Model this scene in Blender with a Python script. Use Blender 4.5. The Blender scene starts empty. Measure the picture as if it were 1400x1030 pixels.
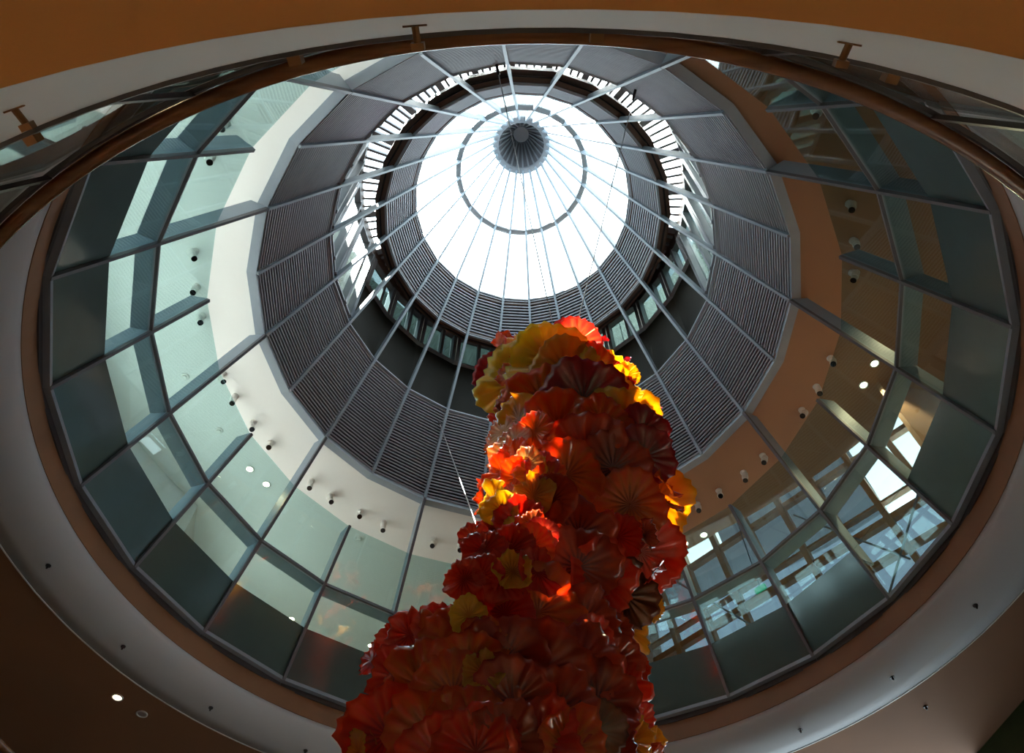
import bpy, math, random
from mathutils import Vector, Matrix

# ------------------------------------------------------------------ camera, sky, sun, exposure
sc = bpy.context.scene
C = sc.collection
R = 5.0                    # radius of the glass cone at its foot (m)
Z0 = 1.6                   # eye height (m)
PHI0 = math.degrees(0.0553)   # azimuth of the first mullion
D2R = math.radians

pitch, yaw, roll = 1.0081, -0.0320, 0.0111
fw = Vector((math.sin(yaw)*math.cos(pitch), math.cos(yaw)*math.cos(pitch), math.sin(pitch)))
rt = Vector((math.cos(yaw), -math.sin(yaw), 0.0))
up = rt.cross(fw)
rt2 = rt*math.cos(roll) + up*math.sin(roll)
up2 = -rt*math.sin(roll) + up*math.cos(roll)
cam_d = bpy.data.cameras.new('camera')
cam_d.sensor_fit = 'HORIZONTAL'
cam_d.sensor_width = 36.0
cam_d.lens = 1054.78/1400*36.0
cam_d.clip_start = 0.05
cam_d.clip_end = 500
cam = bpy.data.objects.new('camera', cam_d)
C.objects.link(cam)
m = Matrix((rt2, up2, -fw)).transposed().to_4x4()
m.translation = Vector((0.0012*R, -1.0457*R, Z0))
cam.matrix_world = m
sc.camera = cam

SKY = 5.0
w = bpy.data.worlds.new('world')
sc.world = w
w.use_nodes = True
bg = w.node_tree.nodes['Background']
bg.inputs[0].default_value = (0.86, 0.95, 1.0, 1)
bg.inputs[1].default_value = SKY

sun_d = bpy.data.lights.new('sun', 'SUN')
sun_d.energy = 75.0
sun_d.angle = D2R(0.6)
sun_d.color = (1.0, 0.95, 0.86)
sun = bpy.data.objects.new('sun', sun_d)
C.objects.link(sun)
SUN_AZ, SUN_EL = -110.0, 72.6
sdir = Vector((math.sin(D2R(SUN_AZ))*math.cos(D2R(SUN_EL)), math.cos(D2R(SUN_AZ))*math.cos(D2R(SUN_EL)), math.sin(D2R(SUN_EL))))
sun.rotation_euler = sdir.to_track_quat('Z', 'Y').to_euler()

sc.view_settings.view_transform = 'Standard'
sc.view_settings.look = 'None'
sc.view_settings.gamma = 1.0
sc.view_settings.use_curve_mapping = False
sc.view_settings.exposure = 0.1

random.seed(7)

# ------------------------------------------------------------------ materials
MATS = {}
def _new(name):
    mt = bpy.data.materials.new(name)
    mt.use_nodes = True
    nt = mt.node_tree
    nt.nodes.clear()
    out = nt.nodes.new('ShaderNodeOutputMaterial')
    MATS[name] = mt
    return mt, nt, out

def paint(name, col, rough=0.6, metal=0.0, spec=0.4, var=0.06, scale=3.0, bump=0.0, bscale=60.0):
    mt, nt, out = _new(name)
    p = nt.nodes.new('ShaderNodeBsdfPrincipled')
    p.inputs['Roughness'].default_value = rough
    p.inputs['Metallic'].default_value = metal
    p.inputs['Specular IOR Level'].default_value = spec
    tc = nt.nodes.new('ShaderNodeTexCoord')
    no = nt.nodes.new('ShaderNodeTexNoise')
    no.inputs['Scale'].default_value = scale
    no.inputs['Detail'].default_value = 5
    nt.links.new(tc.outputs['Object'], no.inputs['Vector'])
    rp = nt.nodes.new('ShaderNodeValToRGB')
    rp.color_ramp.elements[0].position = 0.3
    rp.color_ramp.elements[1].position = 0.7
    rp.color_ramp.elements[0].color = tuple(c*(1-var) for c in col) + (1,)
    rp.color_ramp.elements[1].color = tuple(min(1, c*(1+var)) for c in col) + (1,)
    nt.links.new(no.outputs['Fac'], rp.inputs['Fac'])
    nt.links.new(rp.outputs['Color'], p.inputs['Base Color'])
    if bump > 0:
        n2 = nt.nodes.new('ShaderNodeTexNoise')
        n2.inputs['Scale'].default_value = bscale
        bp = nt.nodes.new('ShaderNodeBump')
        bp.inputs['Strength'].default_value = bump
        nt.links.new(tc.outputs['Object'], n2.inputs['Vector'])
        nt.links.new(n2.outputs['Fac'], bp.inputs['Height'])
        nt.links.new(bp.outputs['Normal'], p.inputs['Normal'])
    nt.links.new(p.outputs[0], out.inputs[0])
    return mt

def schlick(nt, f0, cap=1.0):
    lw = nt.nodes.new('ShaderNodeLayerWeight')
    lw.inputs[0].default_value = 0.5
    pw = nt.nodes.new('ShaderNodeMath'); pw.operation = 'POWER'; pw.inputs[1].default_value = 5.0
    ma = nt.nodes.new('ShaderNodeMath'); ma.operation = 'MULTIPLY_ADD'; ma.use_clamp = True
    ma.inputs[1].default_value = cap-f0; ma.inputs[2].default_value = f0
    nt.links.new(lw.outputs['Facing'], pw.inputs[0])
    nt.links.new(pw.outputs[0], ma.inputs[0])
    return ma

def glass(name, tint, refl=1.0, rough=0.01, cap=1.0):
    """thin architectural sheet glass: tinted clear with a Fresnel reflection"""
    mt, nt, out = _new(name)
    tr = nt.nodes.new('ShaderNodeBsdfTransparent')
    tr.inputs[0].default_value = tuple(tint) + (1,)
    gl = nt.nodes.new('ShaderNodeBsdfGlossy')
    gl.inputs['Color'].default_value = (0.93, 0.97, 0.96, 1)
    gl.inputs['Roughness'].default_value = rough
    fr = schlick(nt, 0.04*refl, cap)
    ml = fr
    mx = nt.nodes.new('ShaderNodeMixShader')
    nt.links.new(ml.outputs[0], mx.inputs[0])
    nt.links.new(tr.outputs[0], mx.inputs[1])
    nt.links.new(gl.outputs[0], mx.inputs[2])
    nt.links.new(mx.outputs[0], out.inputs[0])
    return mt

def emit(name, col, strength):
    mt, nt, out = _new(name)
    e = nt.nodes.new('ShaderNodeEmission')
    e.inputs[0].default_value = tuple(col) + (1,)
    e.inputs[1].default_value = strength
    nt.links.new(e.outputs[0], out.inputs[0])
    return mt

def wood(name, c1, c2, axis='Z', scale=1.2, rough=0.45, slat=0.0):
    mt, nt, out = _new(name)
    p = nt.nodes.new('ShaderNodeBsdfPrincipled')
    p.inputs['Roughness'].default_value = rough
    tc = nt.nodes.new('ShaderNodeTexCoord')
    mp = nt.nodes.new('ShaderNodeMapping')
    mp.inputs['Scale'].default_value = (9, 9, 1) if axis == 'Z' else (1, 9, 9)
    no = nt.nodes.new('ShaderNodeTexNoise')
    no.inputs['Scale'].default_value = scale
    no.inputs['Detail'].default_value = 6
    rp = nt.nodes.new('ShaderNodeValToRGB')
    rp.color_ramp.elements[0].position = 0.3
    rp.color_ramp.elements[1].position = 0.72
    rp.color_ramp.elements[0].color = tuple(c1) + (1,)
    rp.color_ramp.elements[1].color = tuple(c2) + (1,)
    nt.links.new(tc.outputs['Object'], mp.inputs['Vector'])
    nt.links.new(mp.outputs[0], no.inputs['Vector'])
    nt.links.new(no.outputs['Fac'], rp.inputs['Fac'])
    nt.links.new(rp.outputs['Color'], p.inputs['Base Color'])
    if slat > 0:
        wv = nt.nodes.new('ShaderNodeTexWave')
        wv.bands_direction = 'Z'
        wv.inputs['Scale'].default_value = slat
        bp = nt.nodes.new('ShaderNodeBump')
        bp.inputs['Strength'].default_value = 0.6
        bp.inputs['Distance'].default_value = 0.02
        nt.links.new(tc.outputs['Object'], wv.inputs['Vector'])
        nt.links.new(wv.outputs['Fac'], bp.inputs['Height'])
        nt.links.new(bp.outputs['Normal'], p.inputs['Normal'])
    nt.links.new(p.outputs[0], out.inputs[0])
    return mt

def blossom_mat(name, core, mid, rim, transl=0.55, clear=0.05, k=9):
    """blown glass: colour runs from the centre to the lip in fluted streaks; part of the light goes through"""
    mt, nt, out = _new(name)
    N = nt.nodes.new
    L = nt.links.new
    tc = N('ShaderNodeTexCoord')
    sx = N('ShaderNodeSeparateXYZ')
    L(tc.outputs['Object'], sx.inputs[0])
    cb = N('ShaderNodeCombineXYZ')
    L(sx.outputs[0], cb.inputs[0]); L(sx.outputs[1], cb.inputs[1])
    ln = N('ShaderNodeVectorMath'); ln.operation = 'LENGTH'
    L(cb.outputs[0], ln.inputs[0])
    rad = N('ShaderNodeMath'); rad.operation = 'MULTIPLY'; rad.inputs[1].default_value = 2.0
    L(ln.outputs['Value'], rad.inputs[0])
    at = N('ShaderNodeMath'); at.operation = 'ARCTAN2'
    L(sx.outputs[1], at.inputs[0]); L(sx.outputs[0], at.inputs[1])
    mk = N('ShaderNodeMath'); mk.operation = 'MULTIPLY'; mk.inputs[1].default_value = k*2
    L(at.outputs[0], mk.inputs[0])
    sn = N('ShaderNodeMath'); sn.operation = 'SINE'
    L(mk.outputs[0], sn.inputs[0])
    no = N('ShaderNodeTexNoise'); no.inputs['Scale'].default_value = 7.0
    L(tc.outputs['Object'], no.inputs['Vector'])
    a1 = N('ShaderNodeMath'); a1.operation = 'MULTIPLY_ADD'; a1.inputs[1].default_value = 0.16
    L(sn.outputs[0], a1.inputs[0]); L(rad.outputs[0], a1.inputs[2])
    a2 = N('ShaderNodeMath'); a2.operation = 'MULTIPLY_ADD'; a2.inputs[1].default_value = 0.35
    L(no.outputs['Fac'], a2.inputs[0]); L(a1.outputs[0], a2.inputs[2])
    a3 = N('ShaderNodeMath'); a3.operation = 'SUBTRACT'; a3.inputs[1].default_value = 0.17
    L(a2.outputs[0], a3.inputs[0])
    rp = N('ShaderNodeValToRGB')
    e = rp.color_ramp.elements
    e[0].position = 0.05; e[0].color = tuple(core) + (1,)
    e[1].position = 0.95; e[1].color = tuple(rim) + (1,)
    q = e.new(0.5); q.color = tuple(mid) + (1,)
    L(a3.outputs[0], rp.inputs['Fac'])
    p = N('ShaderNodeBsdfPrincipled')
    p.inputs['Roughness'].default_value = 0.09
    p.inputs['Specular IOR Level'].default_value = 0.0
    L(rp.outputs['Color'], p.inputs['Base Color'])
    tl = N('ShaderNodeBsdfTranslucent')
    L(rp.outputs['Color'], tl.inputs['Color'])
    tr = N('ShaderNodeBsdfTransparent')
    L(rp.outputs['Color'], tr.inputs['Color'])
    m1 = N('ShaderNodeMixShader'); m1.inputs[0].default_value = transl
    L(p.outputs[0], m1.inputs[1]); L(tl.outputs[0], m1.inputs[2])
    m2 = N('ShaderNodeMixShader'); m2.inputs[0].default_value = clear
    L(m1.outputs[0], m2.inputs[1]); L(tr.outputs[0], m2.inputs[2])
    gl = N('ShaderNodeBsdfGlossy'); gl.inputs['Roughness'].default_value = 0.05
    fr = schlick(nt, 0.045)
    m3 = N('ShaderNodeMixShader')
    L(fr.outputs[0], m3.inputs[0]); L(m2.outputs[0], m3.inputs[1]); L(gl.outputs[0], m3.inputs[2])
    L(m3.outputs[0], out.inputs[0])
    return mt

paint('steel_blue', (0.30, 0.36, 0.42), 0.45, 0.0, 0.5)
paint('steel_dark', (0.055, 0.05, 0.055), 0.4, 0.2)
paint('steel_grey', (0.23, 0.25, 0.28), 0.4, 0.2)
paint('hub_grey', (0.10, 0.10, 0.115), 0.6)
paint('cap_grey', (0.12, 0.12, 0.135), 0.4)
paint('slat_grey', (0.34, 0.35, 0.39), 0.5, 0.1)
paint('backing', (0.018, 0.016, 0.018), 0.9)
paint('bronze', (0.20, 0.10, 0.04), 0.35, 0.6)
paint('brown_metal', (0.10, 0.06, 0.045), 0.5)
paint('brown_fascia', (0.20, 0.085, 0.032), 0.6)
paint('olive_sill', (0.02, 0.0185, 0.014), 0.7, 0.0, 0.15)
paint('white_plaster', (0.80, 0.78, 0.74), 0.8, var=0.02, scale=1.0)
paint('band_plaster', (0.52, 0.53, 0.55), 0.8, var=0.02, scale=1.0)
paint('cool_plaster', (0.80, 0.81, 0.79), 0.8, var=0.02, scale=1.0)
paint('tan_plaster', (0.40, 0.24, 0.145), 0.8, var=0.04, scale=0.8)  # on the gallery ceiling this tan carries the dim warm light
paint('orange_plaster', (0.62, 0.32, 0.11), 0.8, var=0.04, scale=0.8)
paint('brown_plaster', (0.27, 0.135, 0.072), 0.8, var=0.05, scale=0.6)
paint('stone_floor', (0.42, 0.38, 0.33), 0.5, var=0.08, scale=0.7)
paint('dark_inlay', (0.05, 0.047, 0.045), 0.6)
paint('storey_floor', (0.20, 0.19, 0.18), 0.5)
paint('gallery_floor', (0.50, 0.50, 0.48), 0.5, var=0.06, scale=0.9)
paint('fixture_white', (0.78, 0.78, 0.74), 0.4)
paint('lens_black', (0.008, 0.008, 0.01), 0.15)
paint('sensor_dark', (0.03, 0.03, 0.035), 0.3)
paint('spandrel_glass', (0.062, 0.10, 0.094), 0.12, 0.0, 1.0, var=0.05)
paint('screen_panel', (0.20, 0.23, 0.19), 0.8, var=0.35, scale=4.0)
paint('green_panel', (0.03, 0.06, 0.02), 0.6, var=0.3)
paint('brushed_steel', (0.45, 0.46, 0.48), 0.3, 0.8)
wood('rail_wood', (0.10, 0.035, 0.012), (0.20, 0.08, 0.028), 'X', 2.0, 0.25)
wood('timber', (0.30, 0.14, 0.05), (0.42, 0.20, 0.07), 'Z', 1.5)
wood('wood_wall', (0.30, 0.19, 0.11), (0.38, 0.25, 0.15), 'Z', 0.8, 0.5, slat=6.0)
glass('clear_glass', (0.74, 0.86, 0.855), 1.0)
glass('sky_glass', (0.92, 0.96, 0.97), 0.6)
glass('window_glass', (0.29, 0.36, 0.37), 1.2)
glass('facade_glass', (0.26, 0.28, 0.31), 1.0)
glass('rail_glass', (0.93, 0.97, 0.96), 1.0, cap=0.9)
mt, nt, out = _new('frosted_glass')
tl = nt.nodes.new('ShaderNodeBsdfTranslucent')
tl.inputs[0].default_value = (0.9, 0.95, 0.97, 1)
nt.links.new(tl.outputs[0], out.inputs[0])
emit('lamp_warm', (1.0, 0.82, 0.55), 14.0)
emit('sign_green', (0.03, 0.55, 0.22), 0.45)

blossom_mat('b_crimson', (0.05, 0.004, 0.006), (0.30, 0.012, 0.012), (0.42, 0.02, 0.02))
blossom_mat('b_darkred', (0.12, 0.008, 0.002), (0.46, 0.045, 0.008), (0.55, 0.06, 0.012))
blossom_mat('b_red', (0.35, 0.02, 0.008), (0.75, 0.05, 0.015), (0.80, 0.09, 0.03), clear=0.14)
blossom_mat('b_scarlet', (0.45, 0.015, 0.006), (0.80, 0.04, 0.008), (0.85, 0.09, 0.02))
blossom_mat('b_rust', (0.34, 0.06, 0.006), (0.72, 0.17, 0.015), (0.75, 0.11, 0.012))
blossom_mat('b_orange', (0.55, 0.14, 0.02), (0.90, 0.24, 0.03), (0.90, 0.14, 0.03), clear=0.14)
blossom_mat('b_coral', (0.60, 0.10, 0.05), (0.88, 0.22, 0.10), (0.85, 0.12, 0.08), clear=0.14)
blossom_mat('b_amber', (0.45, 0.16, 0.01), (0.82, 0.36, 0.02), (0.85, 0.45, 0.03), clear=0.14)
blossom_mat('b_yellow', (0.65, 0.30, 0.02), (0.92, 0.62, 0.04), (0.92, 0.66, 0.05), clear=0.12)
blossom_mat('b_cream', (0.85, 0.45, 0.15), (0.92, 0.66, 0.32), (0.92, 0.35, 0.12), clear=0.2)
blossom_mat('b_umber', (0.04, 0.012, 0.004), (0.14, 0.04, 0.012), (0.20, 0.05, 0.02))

# ------------------------------------------------------------------ helpers
def V(r, az, h):
    a = D2R(az)
    return Vector((R*r*math.sin(a), R*r*math.cos(a), R*h + Z0))

class MB:
    def __init__(s):
        s.v = []; s.f = []
    def add(s, pts, faces):
        b = len(s.v)
        s.v += [tuple(p) for p in pts]
        s.f += [tuple(b+i for i in f) for f in faces]
        return s
    def hexa(s, p):     # 8 points: bottom ring 0-3, top ring 4-7
        return s.add(p, [(0,3,2,1), (4,5,6,7), (0,1,5,4), (1,2,6,5), (2,3,7,6), (3,0,4,7)])
    def bar(s, a, b, side, depth, w, d0, d1):
        """straight bar a->b; width w across 'side', from d0 to d1 along 'depth'"""
        a = Vector(a); b = Vector(b); sd = Vector(side).normalized(); dp = Vector(depth).normalized()
        q = []
        for P in (a, b):
            q += [P - sd*w/2 + dp*d0, P + sd*w/2 + dp*d0, P + sd*w/2 + dp*d1, P - sd*w/2 + dp*d1]
        return s.hexa(q)
    def box(s, c, sx, sy, sz, M=None):
        q = []
        for z in (-1, 1):
            for x, y in ((-1,-1), (1,-1), (1,1), (-1,1)):
                p = Vector((x*sx/2, y*sy/2, z*sz/2))
                if M is not None: p = M @ p
                q.append(Vector(c) + p)
        return s.hexa(q)
    def tube(s, a, b, ra, rb=None, n=12, caps=True):
        rb = ra if rb is None else rb
        a = Vector(a); b = Vector(b); d = (b-a).normalized()
        u = d.orthogonal().normalized(); v = d.cross(u)
        pts = []
        for P, r in ((a, ra), (b, rb)):
            for i in range(n):
                t = 2*math.pi*i/n
                pts.append(P + u*r*math.cos(t) + v*r*math.sin(t))
        fs = [(i, (i+1) % n, n+(i+1) % n, n+i) for i in range(n)]
        if caps: fs += [tuple(reversed(range(n))), tuple(range(n, 2*n))]
        return s.add(pts, fs)
    def revolve(s, prof, az0=0.0, az1=360.0, seg=96, closed=True, rfun=None):
        """prof: list of (r,h) in cone units; closed loop of the section"""
        full = abs(az1-az0-360) < 1e-6
        n = len(prof); cols = seg if full else seg+1
        pts = []
        for i in range(cols):
            az = az0 + (az1-az0)*i/seg
            for (r, h) in prof:
                pts.append(V(r if rfun is None else rfun(r, az), az, h))
        fs = []
        for i in range(seg):
            j = (i+1) % cols
            for k in range(n if closed else n-1):
                l = (k+1) % n
                fs.append((i*n+k, j*n+k, j*n+l, i*n+l))
        if not full and closed:
            fs.append(tuple(range(n))); fs.append(tuple(reversed([(cols-1)*n+k for k in range(n)])))
        return s.add(pts, fs)
    def mesh(s, name, mat, smooth=False):
        me = bpy.data.meshes.new(name)
        me.from_pydata(s.v, [], s.f)
        me.materials.append(MATS[mat])
        if smooth:
            for p in me.polygons: p.use_smooth = True
        me.update()
        return me
    def build(s, name, mat, parent=None, smooth=False, rotz=0.0):
        return link(name, s.mesh(name, mat, smooth), parent, rotz)

def link(name, me, parent=None, rotz=0.0, loc=None):
    o = bpy.data.objects.new(name, me)
    C.objects.link(o)
    o.parent = parent
    o.rotation_euler.z = rotz
    if loc is not None: o.location = loc
    return o

def tag(o, label, cat, group=None):
    o['label'] = label; o['category'] = cat
    if group: o['group'] = group
    return o
def struct(o):
    o['kind'] = 'structure'
    return o
def stuff(o):
    o['kind'] = 'stuff'
    return o
def thing(name, label, cat, group=None, loc=(0,0,0)):
    o = bpy.data.objects.new(name, None)
    o.empty_display_size = 0.2
    o.location = loc
    C.objects.link(o)
    return tag(o, label, cat, group)
NB = 24
STEP = 360.0/NB
def rz(k):          # rotation that carries bay 0 (azimuth 0..15 deg) to bay k
    return -D2R(PHI0 + k*STEP)
HA, HB = 4.0901, 1.3202
def cr(h):          # radius of the cone at height h
    return (HA-h)/(HA-HB)
def G(az, h, out=0.0):     # point on the cone mullion line; out = metres outwards (horizontal)
    p = V(cr(h), az, h)
    a = D2R(az)
    return p + Vector((math.sin(a), math.cos(a), 0))*out
def quadplate(mb, az0, az1, h0, h1, t, out=0.0, inset=0.0):
    """flat plate of thickness t between two mullion lines of the cone"""
    a, b = G(az0, h0, out), G(az1, h0, out)
    c, d = G(az1, h1, out), G(az0, h1, out)
    n = (b-a).cross(d-a).normalized()
    mid = (a+b+c+d)/4
    ax = Vector((mid.x, mid.y, 0)).normalized()
    if n.dot(ax) < 0: n = -n
    q = [a, b, c, d]
    if inset:
        q = [p + (mid-p).normalized()*inset for p in q]
    return mb.hexa(q + [p + n*t for p in q])
def radial(az):
    a = D2R(az); return Vector((math.sin(a), math.cos(a), 0))
def tangent(az):
    a = D2R(az); return Vector((math.cos(a), -math.sin(a), 0))
def cone_normal(az):
    return (radial(az)*(HA-HB) + Vector((0, 0, 1))).normalized()

H_BASE, H_SPAN, H_MID, H_TOP, H_EDGE = 1.3202, 1.4628, 1.5919, 1.7830, 1.9764
H_CL, H_SL, H_RIM, H_GREY, H_HUB = 2.332, 2.690, 2.928, 3.325, 3.744

# ------------------------------------------------------------------ the setting: floors, ceilings, walls
FLOOR_H = -Z0/R
mb = MB().revolve([(0.0, FLOOR_H), (2.0, FLOOR_H), (2.0, FLOOR_H-0.04), (0.0, FLOOR_H-0.04)], seg=96)
struct(mb.build('floor', 'stone_floor'))
struct(MB().revolve([(0.0, FLOOR_H+.001), (1.0, FLOOR_H+.001), (1.0, FLOOR_H), (0.0, FLOOR_H)], seg=96).build('floor', 'dark_inlay'))  # unseen dark disc added to cut light bounced up at the ring band
# storey above the visitor: soffit, leaning fascia, floor
struct(MB().revolve([(1.003, 0.3585), (2.0, 0.3585), (2.0, 0.375), (1.003, 0.375)], seg=192).build('ceiling', 'orange_plaster'))
struct(MB().revolve([(1.0028, 0.3588), (0.9745, 0.5125), (0.990, 0.5125), (1.015, 0.3588)], seg=192).build('trim_1', 'white_plaster'))
struct(MB().revolve([(0.985, 0.495), (2.0, 0.495), (2.0, 0.475), (0.99, 0.475)], seg=96).build('floor', 'storey_floor'))
# next storey: brown soffit, pale ring band with rounded lip, reveal line, brown lip under the glass, floor
struct(MB().revolve([(1.142, 1.207), (2.0, 1.207), (2.0, 1.225), (1.142, 1.225)], seg=160).build('ceiling', 'brown_plaster'))
struct(MB().revolve([(1.140, 1.2045), (1.100, 1.2055), (1.075, 1.2075), (1.055, 1.2115), (1.038, 1.218), (1.024, 1.2265), (1.012, 1.238), (1.004, 1.252), (1.04, 1.262), (1.140, 1.222)], seg=160).build('trim_2', 'band_plaster', smooth=True))
struct(MB().revolve([(1.1395, 1.2035), (1.1430, 1.2035), (1.1430, 1.215), (1.1395, 1.215)], seg=160).build('trim_3', 'fixture_white'))
struct(MB().revolve([(1.0035, 1.250), (1.003, 1.306), (1.04, 1.306), (1.04, 1.250)], seg=160).build('trim_4', 'brown_fascia'))
struct(MB().revolve([(1.02, 1.34), (2.0, 1.34), (2.0, 1.31), (1.02, 1.306)], seg=96).build('floor', 'gallery_floor'))

# gallery ceiling: pale on one half, warm lamplight painted as tan on the other
def outer_left(az):
    if az < -58: return 1.32
    if az < -46: return 1.32 + (az+58)/12*0.38
    return 1.70
def strip(az0, az1, fin, fout, h0, h1, seg, mat, name):
    mb = MB()
    for i in range(seg):
        a0 = az0 + (az1-az0)*i/seg; a1 = az0 + (az1-az0)*(i+1)/seg
        q = [V(fin(a0), a0, h0), V(fout(a0), a0, h0), V(fout(a1), a1, h0), V(fin(a1), a1, h0)]
        mb.hexa(q + [p + Vector((0, 0, (h1-h0)*R)) for p in q])
    return struct(mb.build(name, mat))
inr = lambda a: 0.772
EDGE = [(17, 1.115), (31, 1.094), (38, 1.080), (50, 1.10), (60, 1.138), (66, 1.166), (76, 1.22)]
def edge_r(az):
    for (a, r0), (b, r1) in zip(EDGE, EDGE[1:]):
        if a <= az <= b: return r0 + (r1-r0)*(az-a)/(b-a)
    return 1.34
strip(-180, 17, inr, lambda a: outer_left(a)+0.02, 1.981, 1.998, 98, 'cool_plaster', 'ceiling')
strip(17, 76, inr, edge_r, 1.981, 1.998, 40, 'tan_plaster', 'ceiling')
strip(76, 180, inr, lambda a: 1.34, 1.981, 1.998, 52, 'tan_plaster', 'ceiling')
# tall hall behind the timber facade: edge upstand, roof, cheek walls
mb = MB()
for i in range(40):
    a0 = 17 + 59*i/40; a1 = 17 + 59*(i+1)/40
    mb.hexa([V(edge_r(a0)-.01, a0, 1.99), V(edge_r(a0), a0, 1.99), V(edge_r(a1), a1, 1.99), V(edge_r(a1)-.01, a1, 1.99),
             V(edge_r(a0)-.01, a0, 2.62), V(edge_r(a0), a0, 2.62), V(edge_r(a1), a1, 2.62), V(edge_r(a1)-.01, a1, 2.62)])
struct(mb.build('wall_hall', 'tan_plaster'))
strip(16, 77, lambda a: 1.07, lambda a: 2.1, 2.62, 2.64, 30, 'white_plaster', 'ceiling')
for az, nm in ((17, 'wall_far'), (76.5, 'wall_side')):
    q = [V(1.10, az, 1.34), V(2.05, az, 1.34), V(2.05, az, 2.63), V(1.10, az, 2.63)]
    mb = MB().hexa(q + [p + tangent(az)*0.08 for p in q])
    struct(mb.build(nm, 'tan_plaster'))

# gallery outer wall on the pale half, unseen ribbon windows added to light it
def wall_strip(az0, az1, fr_, h0, h1, seg, mat, name, t=0.02):
    mb = MB()
    for i in range(seg):
        a0 = az0 + (az1-az0)*i/seg; a1 = az0 + (az1-az0)*(i+1)/seg
        q = [V(fr_(a0), a0, h0), V(fr_(a0)+t, a0, h0), V(fr_(a1)+t, a1, h0), V(fr_(a1), a1, h0)]
        mb.hexa(q + [p + Vector((0, 0, (h1-h0)*R)) for p in q])
    return struct(mb.build(name, mat))
WIN0, WIN1 = 1.535, 1.70
wall_strip(-180, -170, lambda a: 1.32, 1.34, 1.985, 20, 'cool_plaster', 'wall_back')
wall_strip(-170, 17, outer_left, 1.34, WIN0, 80, 'cool_plaster', 'wall_left')
wall_strip(-170, 17, outer_left, WIN1, 1.985, 80, 'cool_plaster', 'wall_left')
wn = 0
wall_strip(-50, 17, outer_left, WIN0, WIN1, 40, 'cool_plaster', 'wall_left')
for az0 in range(-170, -50, 10):
    az1 = az0+10
    wn += 1
    wmb = MB()
    r0, r1 = outer_left(az0), outer_left(az1)
    for a, r in ((az0+.3, r0), (az1-.3, r1)):
        wmb.bar(V(r, a, WIN0), V(r, a, WIN1), tangent(a), radial(a), 0.08, 0.0, 0.10)
    wmb.bar(V(r0, az0, WIN0+.005), V(r1, az1, WIN0+.005), Vector((0, 0, 1)), radial(az0+5), 0.05, 0, 0.1)
    wmb.bar(V(r0, az0, WIN1-.005), V(r1, az1, WIN1-.005), Vector((0, 0, 1)), radial(az0+5), 0.05, 0, 0.1)
    o = struct(wmb.build('window_%d' % wn, 'steel_grey'))
    pm = MB().bar(V(r0, az0+.4, WIN0+.01), V(r1, az1-.4, WIN0+.01), radial(az0+5), Vector((0, 0, 1)), 0.012, 0, (WIN1-WIN0-.02)*R)
    pm.build('pane', 'sky_glass', o)
# wood-clad wall on the tan half
wall_strip(76, 180, lambda a: 1.32, 1.34, 1.985, 52, 'wood_wall', 'wall_right')
# outer walls of the lower storeys; the middle storey opens to daylight beside the timber facade
wall_strip(-180, 180, lambda a: 2.0, FLOOR_H, 0.36, 72, 'brown_plaster', 'wall_ground')
wall_strip(-180, 24, lambda a: 2.0, 0.495, 1.21, 60, 'brown_plaster', 'wall_storey')
wall_strip(64, 180, lambda a: 2.0, 0.495, 1.21, 30, 'brown_plaster', 'wall_storey')
for az0 in range(24, 64, 10):
    wn += 1
    wmb = MB()
    for a in (az0+.2, az0+9.8):
        wmb.bar(V(2.0, a, .495), V(2.0, a, 1.21), tangent(a), radial(a), 0.08, 0.0, 0.12)
    for h in (.50, .85, 1.205):
        wmb.bar(V(2.0, az0, h), V(2.0, az0+10, h), Vector((0, 0, 1)), radial(az0+5), 0.07, 0, 0.12)
    o = struct(wmb.build('window_%d' % wn, 'steel_grey'))
    for h0, h1 in ((.51, .84), (.86, 1.195)):
        MB().bar(V(2.0, az0+.4, h0), V(2.0, az0+9.6, h0), radial(az0+5), Vector((0, 0, 1)), 0.012, 0.0, (h1-h0)*R).build('pane', 'sky_glass', o)

gq = [V(1.50, 52.0, .5), V(1.41, 61.0, .5), V(1.42, 72.0, .5)]
gm = MB()
for a_, b_ in zip(gq, gq[1:]):
    n_ = Vector((a_.x+b_.x, a_.y+b_.y, 0)).normalized()*0.1
    gm.hexa([a_, b_, b_+n_, a_+n_] + [p + Vector((0, 0, 0.705*R)) for p in (a_, b_, b_+n_, a_+n_)])
struct(gm.build('wall_green', 'green_panel'))

# ------------------------------------------------------------------ the lantern cone
lan = thing('skylight_lantern', 'tall conical roof lantern of grey louver bands and glass narrowing to a dark hub', 'skylight')
NUP = Vector((0, 0, 1))

# shared bay meshes (bay 0 spans azimuth 0..15)
def mull_mesh():
    mb = MB()
    for a, b, w, d0, d1 in ((H_EDGE, H_RIM, 0.045, -0.045, 0.05), (H_RIM, H_HUB, 0.045, -0.03, 0.09)):
        mb.bar(G(0, a), G(0, b), tangent(0), cone_normal(0), w, d0, d1)
    return mb.mesh('mullion', 'steel_blue')
def louver_mesh(h0, h1, n, fill):
    mb = MB()
    nrm = cone_normal(STEP/2)
    for i in range(n):
        h = h0 + (h1-h0)*(i+0.5)/n
        slope = (h1-h0)*R/n*1.063
        a, b = G(0.35, h), G(STEP-0.35, h)
        along = (G(STEP/2, h1)-G(STEP/2, h0)).normalized()
        mb.bar(a, b, along, nrm, slope*fill, -0.006, 0.014)
    return mb.mesh('louver_panel', 'slat_grey')
m_mull = mull_mesh()
m_lou1 = louver_mesh(H_EDGE+.008, H_CL-.004, 31, 0.38)
m_lou2 = louver_mesh(H_SL+.006, H_RIM-.003, 15, 0.38)
m_bk1 = quadplate(MB(), 0, STEP, H_EDGE, H_CL, 0.02, 0.10).mesh('backing_panel', 'backing')
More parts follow.
